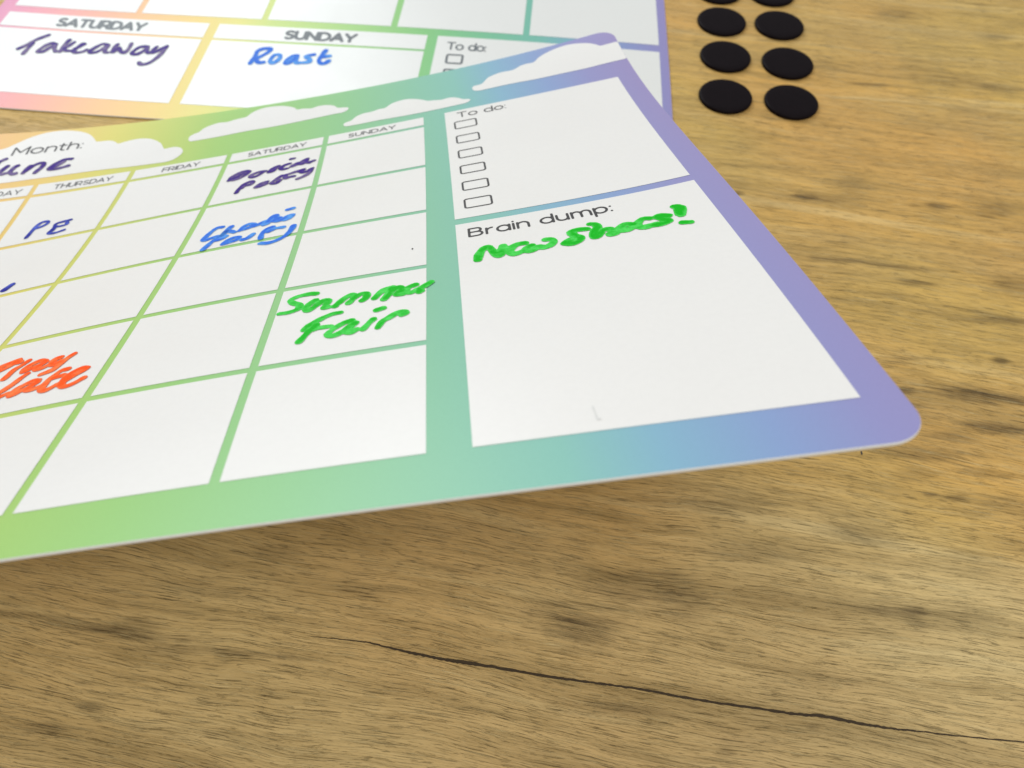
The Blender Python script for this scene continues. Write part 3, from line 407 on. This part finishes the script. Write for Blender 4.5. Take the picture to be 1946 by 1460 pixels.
def lettering(S,text,u0,u1,vbase,cap,wt,mat,parent,origin,off,gap=.30,label=None,vslope=0.0):
    x=0;items=[]
    for ch in text:
        if ch==' ': x+=.45; continue
        a,st=GL[ch]; items.append((x,st)); x+=a+gap
    x-=gap; k=(u1-u0)/x
    segs=[[(u0+(ox+px)*k, vbase-py*cap+vslope*(ox+px)*k) for px,py in s] for ox,st in items for s in st]
    allp=np.array([p for s in segs for p in s]); pad=wt*2
    def F(GU,GV):
        D=np.full(GU.shape,9.0)
        for s in segs:
            lo=min(p[0] for p in s)-pad*2; hi=max(p[0] for p in s)+pad*2
            m=(GU>=lo)&(GU<=hi)
            if m.any():
                d,_,_=seg_dist(GU[m],GV[m],s); D[m]=np.minimum(D[m],d-wt)
        return D
    o=patch('printed_word',S,F,(allp[:,0].min()-pad,allp[:,0].max()+pad,allp[:,1].min()-pad,allp[:,1].max()+pad),wt*.8,off,mat,parent,origin)
    o['label']='printed word "%s"'%text
    return o
def checkbox(S,u0,u1,v0,v1,t,mat,parent,origin,off):
    r=.004; cu,cv,hw,hh=(u0+u1)/2,(v0+v1)/2,(u1-u0)/2-t/2,(v1-v0)/2-t/2
    def F(GU,GV):
        qx=np.abs(GU-cu)-(hw-r); qy=np.abs(GV-cv)-(hh-r)
        sd=np.hypot(np.maximum(qx,0),np.maximum(qy,0))+np.minimum(np.maximum(qx,qy),0)-r
        return np.abs(sd)-t/2
    return patch('checkbox',S,F,(u0-t,u1+t,v0-t,v1+t),t*.45,off,mat,parent,origin)
def poly_sdf(P):
    P=np.array(P)
    def F(GU,GV):
        x=GU.ravel(); y=GV.ravel(); n=len(P); best=np.full(x.shape,9.0); inside=np.zeros(x.shape,bool)
        for i in range(n):
            a=P[i]; b=P[(i+1)%n]; e=b-a; w0=x-a[0]; w1=y-a[1]; t=np.clip((w0*e[0]+w1*e[1])/(e@e+1e-14),0,1)
            best=np.minimum(best,np.hypot(w0-t*e[0],w1-t*e[1]))
            c=((a[1]>y)!=(b[1]>y))
            with np.errstate(divide='ignore',invalid='ignore'):
                xi=(b[0]-a[0])*(y-a[1])/(b[1]-a[1]+1e-15)+a[0]
            inside^=c&(x<xi)
        return np.where(inside,-best,best).reshape(GU.shape)
    return F
def outline_sdf(u0,u1,v0,v1,r):
    def F(GU,GV):
        qx=np.abs(GU-(u0+u1)/2)-((u1-u0)/2-r); qy=np.abs(GV-(v0+v1)/2)-((v1-v0)/2-r)
        return np.hypot(np.maximum(qx,0),np.maximum(qy,0))+np.minimum(np.maximum(qx,qy),0)-r
    return F

# ================================================================ weekly planner (behind, lying on the table)
ob=tuple(SB.at(np.array([.77]),np.array([-.10]))[0]*np.array([1,1,0]))
wk=empty('planner_sheet','rainbow-edged weekly planner sheet lying flat behind, marked "Takeaway" and "Roast"','planner sheet',ob)
u0b,u1b,v0b,v1b=-.0339,1.5579,-.78,.3733
sheet_mesh('weekly',SB,u0b,u1b,v0b,v1b,.035,.0028,M_GB,M_EDGE,wk,ob,90,60)
cw,gp=.3075,.0075
O1,O2,O3=.0004,.0008,.0011
for k in range(5):
    a=k*cw+(gp if k else 0); b=(k+1)*cw-(gp if k<4 else 0)
    rect('day_box',SB,a,b,-.355,0.0,O1,M_WB,wk,ob,.03)
    rect('heading_box',SB,a,b,-.423,-.363,O1,M_WB,wk,ob,.03)
for a,b in ((0,.4909),(.5149,1.0051)):
    rect('heading_box',SB,a,b,.027,.083,O1,M_WB,wk,ob,.03); rect('day_box',SB,a,b,.0905,.3219,O1,M_WB,wk,ob,.03)
o=rect('note_panel',SB,1.0291,1.5375,.027,.3219,O1,M_WB,wk,ob,.03)
lettering(SB,'SATURDAY',.133,.342,.0695,.028,.0040,M_INKG,wk,ob,O2,.20)
lettering(SB,'SUNDAY',.680,.842,.0700,.028,.0040,M_INKG,wk,ob,O2,.20)
lettering(SB,'To do:',1.0555,1.142,.0765,.026,.0022,M_INKG,wk,ob,O2,.16)
for k in range(3): checkbox(SB,1.0565,1.0965,.0945+.055*k,.131+.055*k,.0052,M_INKG,wk,ob,O2)
r,s=HAND['takeaway']; handwriting(SB,r,s,M_PURPLE,wk,ob,O3,'purple handwritten word "Takeaway"',3)
r,s=HAND['roast']; handwriting(SB,r,s,M_SKY,wk,ob,O3,'blue handwritten word "Roast"',5)

# ================================================================ monthly planner (in front, curling up)
of=tuple(SF.at(np.array([-.46]),np.array([.386]))[0]*np.array([1,1,0]))
mo=empty('planner_sheet','rainbow-edged monthly planner sheet in front, tilted up and overlapping the weekly one','planner sheet',of)
w_,g=.1816,.0047
u0f,u1f,v0f,v1f=-7*w_-.035,.3975,-.2070,.9690
sheet_mesh('monthly',SF,u0f,u1f,v0f,v1f,.034,.0034,M_GF,M_EDGE,mo,of,140,90)
rows=[.0418,.2185,.3915,.5645,.7410,.9140]
for k in range(-7,0):
    a=k*w_+(g if k>-7 else 0); b=(k+1)*w_-(g if k<-1 else 0)
    rect('heading_box',SF,a,b,0.0,.0365,O1,M_WF,mo,of)
    for j in range(5):
        t=rows[j]+(.0047 if j else .0045); bt=rows[j+1]-(.0048 if j<4 else 0)
        rect('day_box',SF,a,b,t,bt,O1,M_WF,mo,of)
rect('note_panel',SF,.0393,.3628,0.0,.4382,O1,M_WF,mo,of); rect('note_panel',SF,.0393,.3628,.4560,.9140,O1,M_WF,mo,of)
for nm,ext in (('a',None),('b',None),('c',None),('d',None)):
    P=[tuple(p) for p in CLOUDS[nm]]
    if nm=='a': P=P+[(P[-1][0]-.14,P[-1][1]),(P[0][0]-.16,P[0][1]+.05)]
    if nm=='d': P=[(.42,p[1]) if p[0]>.380 else p for p in P]
    P=catmull(P+[P[0]],3)[:-1]
    f1=poly_sdf(P); f2=outline_sdf(u0f,u1f,v0f,v1f,.034); A=np.array(P)
    patch('cloud',SF,(lambda GU,GV,f1=f1,f2=f2:np.maximum(f1(GU,GV),f2(GU,GV)+.0004)),(A[:,0].min()-.005,A[:,0].max()+.005,A[:,1].min()-.005,A[:,1].max()+.005),.0035,O1,M_WF,mo,of)
B=SF
lettering(B,'Brain dump:',.0565,.2435,.5000,.0235,.0017,M_INK,mo,of,O2,.22,vslope=-.018)
lettering(B,'To do:',.0625,.1500,.0345,.0215,.0013,M_INK,mo,of,O2,.20)
lettering(B,'Month:',-.8120,-.6800,-.1205,.0270,.0019,M_INK,mo,of,O2,.20,vslope=-.03)
HW=.0012
for k,tx,a,b in ((-6,'TUESDAY',.035,.147),(-5,'WEDNESDAY',.018,.160),(-4,'THURSDAY',.040,.147),(-3,'FRIDAY',.060,.128),(-2,'SATURDAY',.038,.145),(-1,'SUNDAY',.043,.129),(-7,'MONDAY',.035,.147)):
    lettering(B,tx,k*w_+a,k*w_+b,.0262,.0150,HW,M_INKH,mo,of,O2,.22)
for k in range(6): checkbox(B,.0540,.0950,.0520+.0644*k,.0860+.0644*k,.0029,M_INK,mo,of,O2)
for key,mat,lab,sd in (('june',M_PURPLE,'purple handwritten word "June"',7),('pe',M_NAVY,'dark blue handwritten word "PE"',8),('tick',M_NAVY,'dark blue handwritten end stroke at the left',9),
    ('darcie',M_PURPLE,'purple handwriting, upper line of two under SATURDAY',10),('party_dark',M_PURPLE,'purple handwritten word "party"',11),
    ('shaki',M_SKY,'light blue handwriting, upper line',12),('party_blue',M_SKY,'light blue handwritten word "party"',13),
    ('new',M_GREEN,'green handwritten word "New"',14),('shoes',M_GREEN,'green handwritten word "shoes!"',15),
    ('mmy',M_ORANGE,'orange handwriting, upper line','16'),('late',M_ORANGE,'orange handwriting, lower line','17'),
    ('summer',M_GREEN,'green handwritten word "Summer"',18),('fair',M_GREEN,'green handwritten word "Fair"',19)):
    r,s=HAND[key]; handwriting(SF,r,s,mat,mo,of,O3,lab,sd)
def speck(name,S,u,v,ru,rv,mat,parent,origin,off,lab):
    F=lambda GU,GV:(np.hypot((GU-u)/ru,(GV-v)/rv)-1)*min(ru,rv)
    o=patch(name,S,F,(u-ru*1.3,u+ru*1.3,v-rv*1.3,v+rv*1.3),min(ru,rv)*.4,off,mat,parent,origin); o['label']=lab
speck('ink_speck',SF,-.0181,.5084,.0012,.0022,M_INK,mo,of,O2,'tiny dark speck in a day box')
M_SCR=mat_plain('faint_scratch',(0.76,0.76,0.75,1),.6)
handwriting(SF,.0009,[[(.1458,.882),(.1462,.890),(.1470,.900),(.1490,.8995)]],M_SCR,mo,of,O2,'faint scratch mark near the lower edge of the note panel',2)

# ================================================================ crack and speck in the table
def ribbon():
    M=mat_plain('crack_dark',(0.055,0.037,0.019,1),.9); C=np.array(CRACK); n=260
    t=np.linspace(0,len(C)-1,n); X=np.interp(t,range(len(C)),C[:,0]); Y=np.interp(t,range(len(C)),C[:,1]); Wd=np.interp(t,range(len(C)),C[:,2])
    rnd=np.random.RandomState(4); j=np.cumsum(rnd.randn(n))*.00010; j-=np.linspace(j[0],j[-1],n)
    up=Wd*.36*(1+.9*rnd.rand(n)); dn=Wd*.36*(1+.9*rnd.rand(n)); V=[];F=[]
    for i in range(n):
        V+=[(X[i]*U,(Y[i]+j[i]+up[i])*U,.00006),(X[i]*U,(Y[i]+j[i])*U,.00003),(X[i]*U,(Y[i]+j[i]-dn[i])*U,.00006)]
    for i in range(n-1):
        a=i*3; F+=[(a+1,a+4,a+3,a),(a+2,a+5,a+4,a+1)]
    o=link_mesh('crack',V,F,M,table); o['label']='long thin dark crack running along the grain'
ribbon()
class Flat:
    def at(s,u,v,off=0): u=np.asarray(u,float); v=np.asarray(v,float); return np.stack([u*U,v*U,np.full(u.shape,off*U)],-1)
speck('dark_speck',Flat(),SPECK[0],SPECK[1],.0013,.0035,M_INK,table,(0,0,0),.0005,'tiny black speck on the table')

# ================================================================ round magnets
DOTR=.0583*U; DH=.0016
def dot_mesh():
    prof=[(0,DH),(.35,DH),(.70,DH*.995),(.90,DH*.97),(.965,DH*.88),(.99,DH*.70),(1.0,DH*.45),(.992,DH*.15),(.975,.00002)]
    n=72; V=[(0,0,DH)];F=[]
    for r,z in prof[1:]:
        for k in range(n): a=2*math.pi*k/n; V.append((r*DOTR*math.cos(a),r*DOTR*math.sin(a),z))
    for k in range(n): F.append((0,1+k,1+(k+1)%n))
    for i in range(len(prof)-2):
        for k in range(n):
            a=1+i*n+k; b=1+i*n+(k+1)%n; F.append((a,a+n,b+n,b))
    return V,F
DOTS=[(0.39, 1.7357, 'third row from the front, left column'), (0.5272, 1.7341, 'third row from the front, right column'), (0.3873, 1.5927, 'second row from the front, left column'), (0.5274, 1.581, 'second row from the front, right column'), (0.3751, 1.4441, 'nearest row, left column, next to the planner'), (0.5171, 1.4377, 'nearest row, right column'), (0.393, 1.874, 'farthest row, left column, cut by the picture edge'), (0.525, 1.877, 'farthest row, right column, cut by the picture edge')]
V,F=dot_mesh(); first=None
for x,y,lab in DOTS:
    if first is None: o=first=link_mesh('round_magnet',V,F,M_DOT)
    else: o=first.copy(); COL.objects.link(o)
    o.location=(x*U,y*U,0.0); o.rotation_euler=(0,0,x*9)
    o['label']='flat black round magnet, '+lab; o['category']='magnet'; o['group']='black round magnets laid out in two columns'
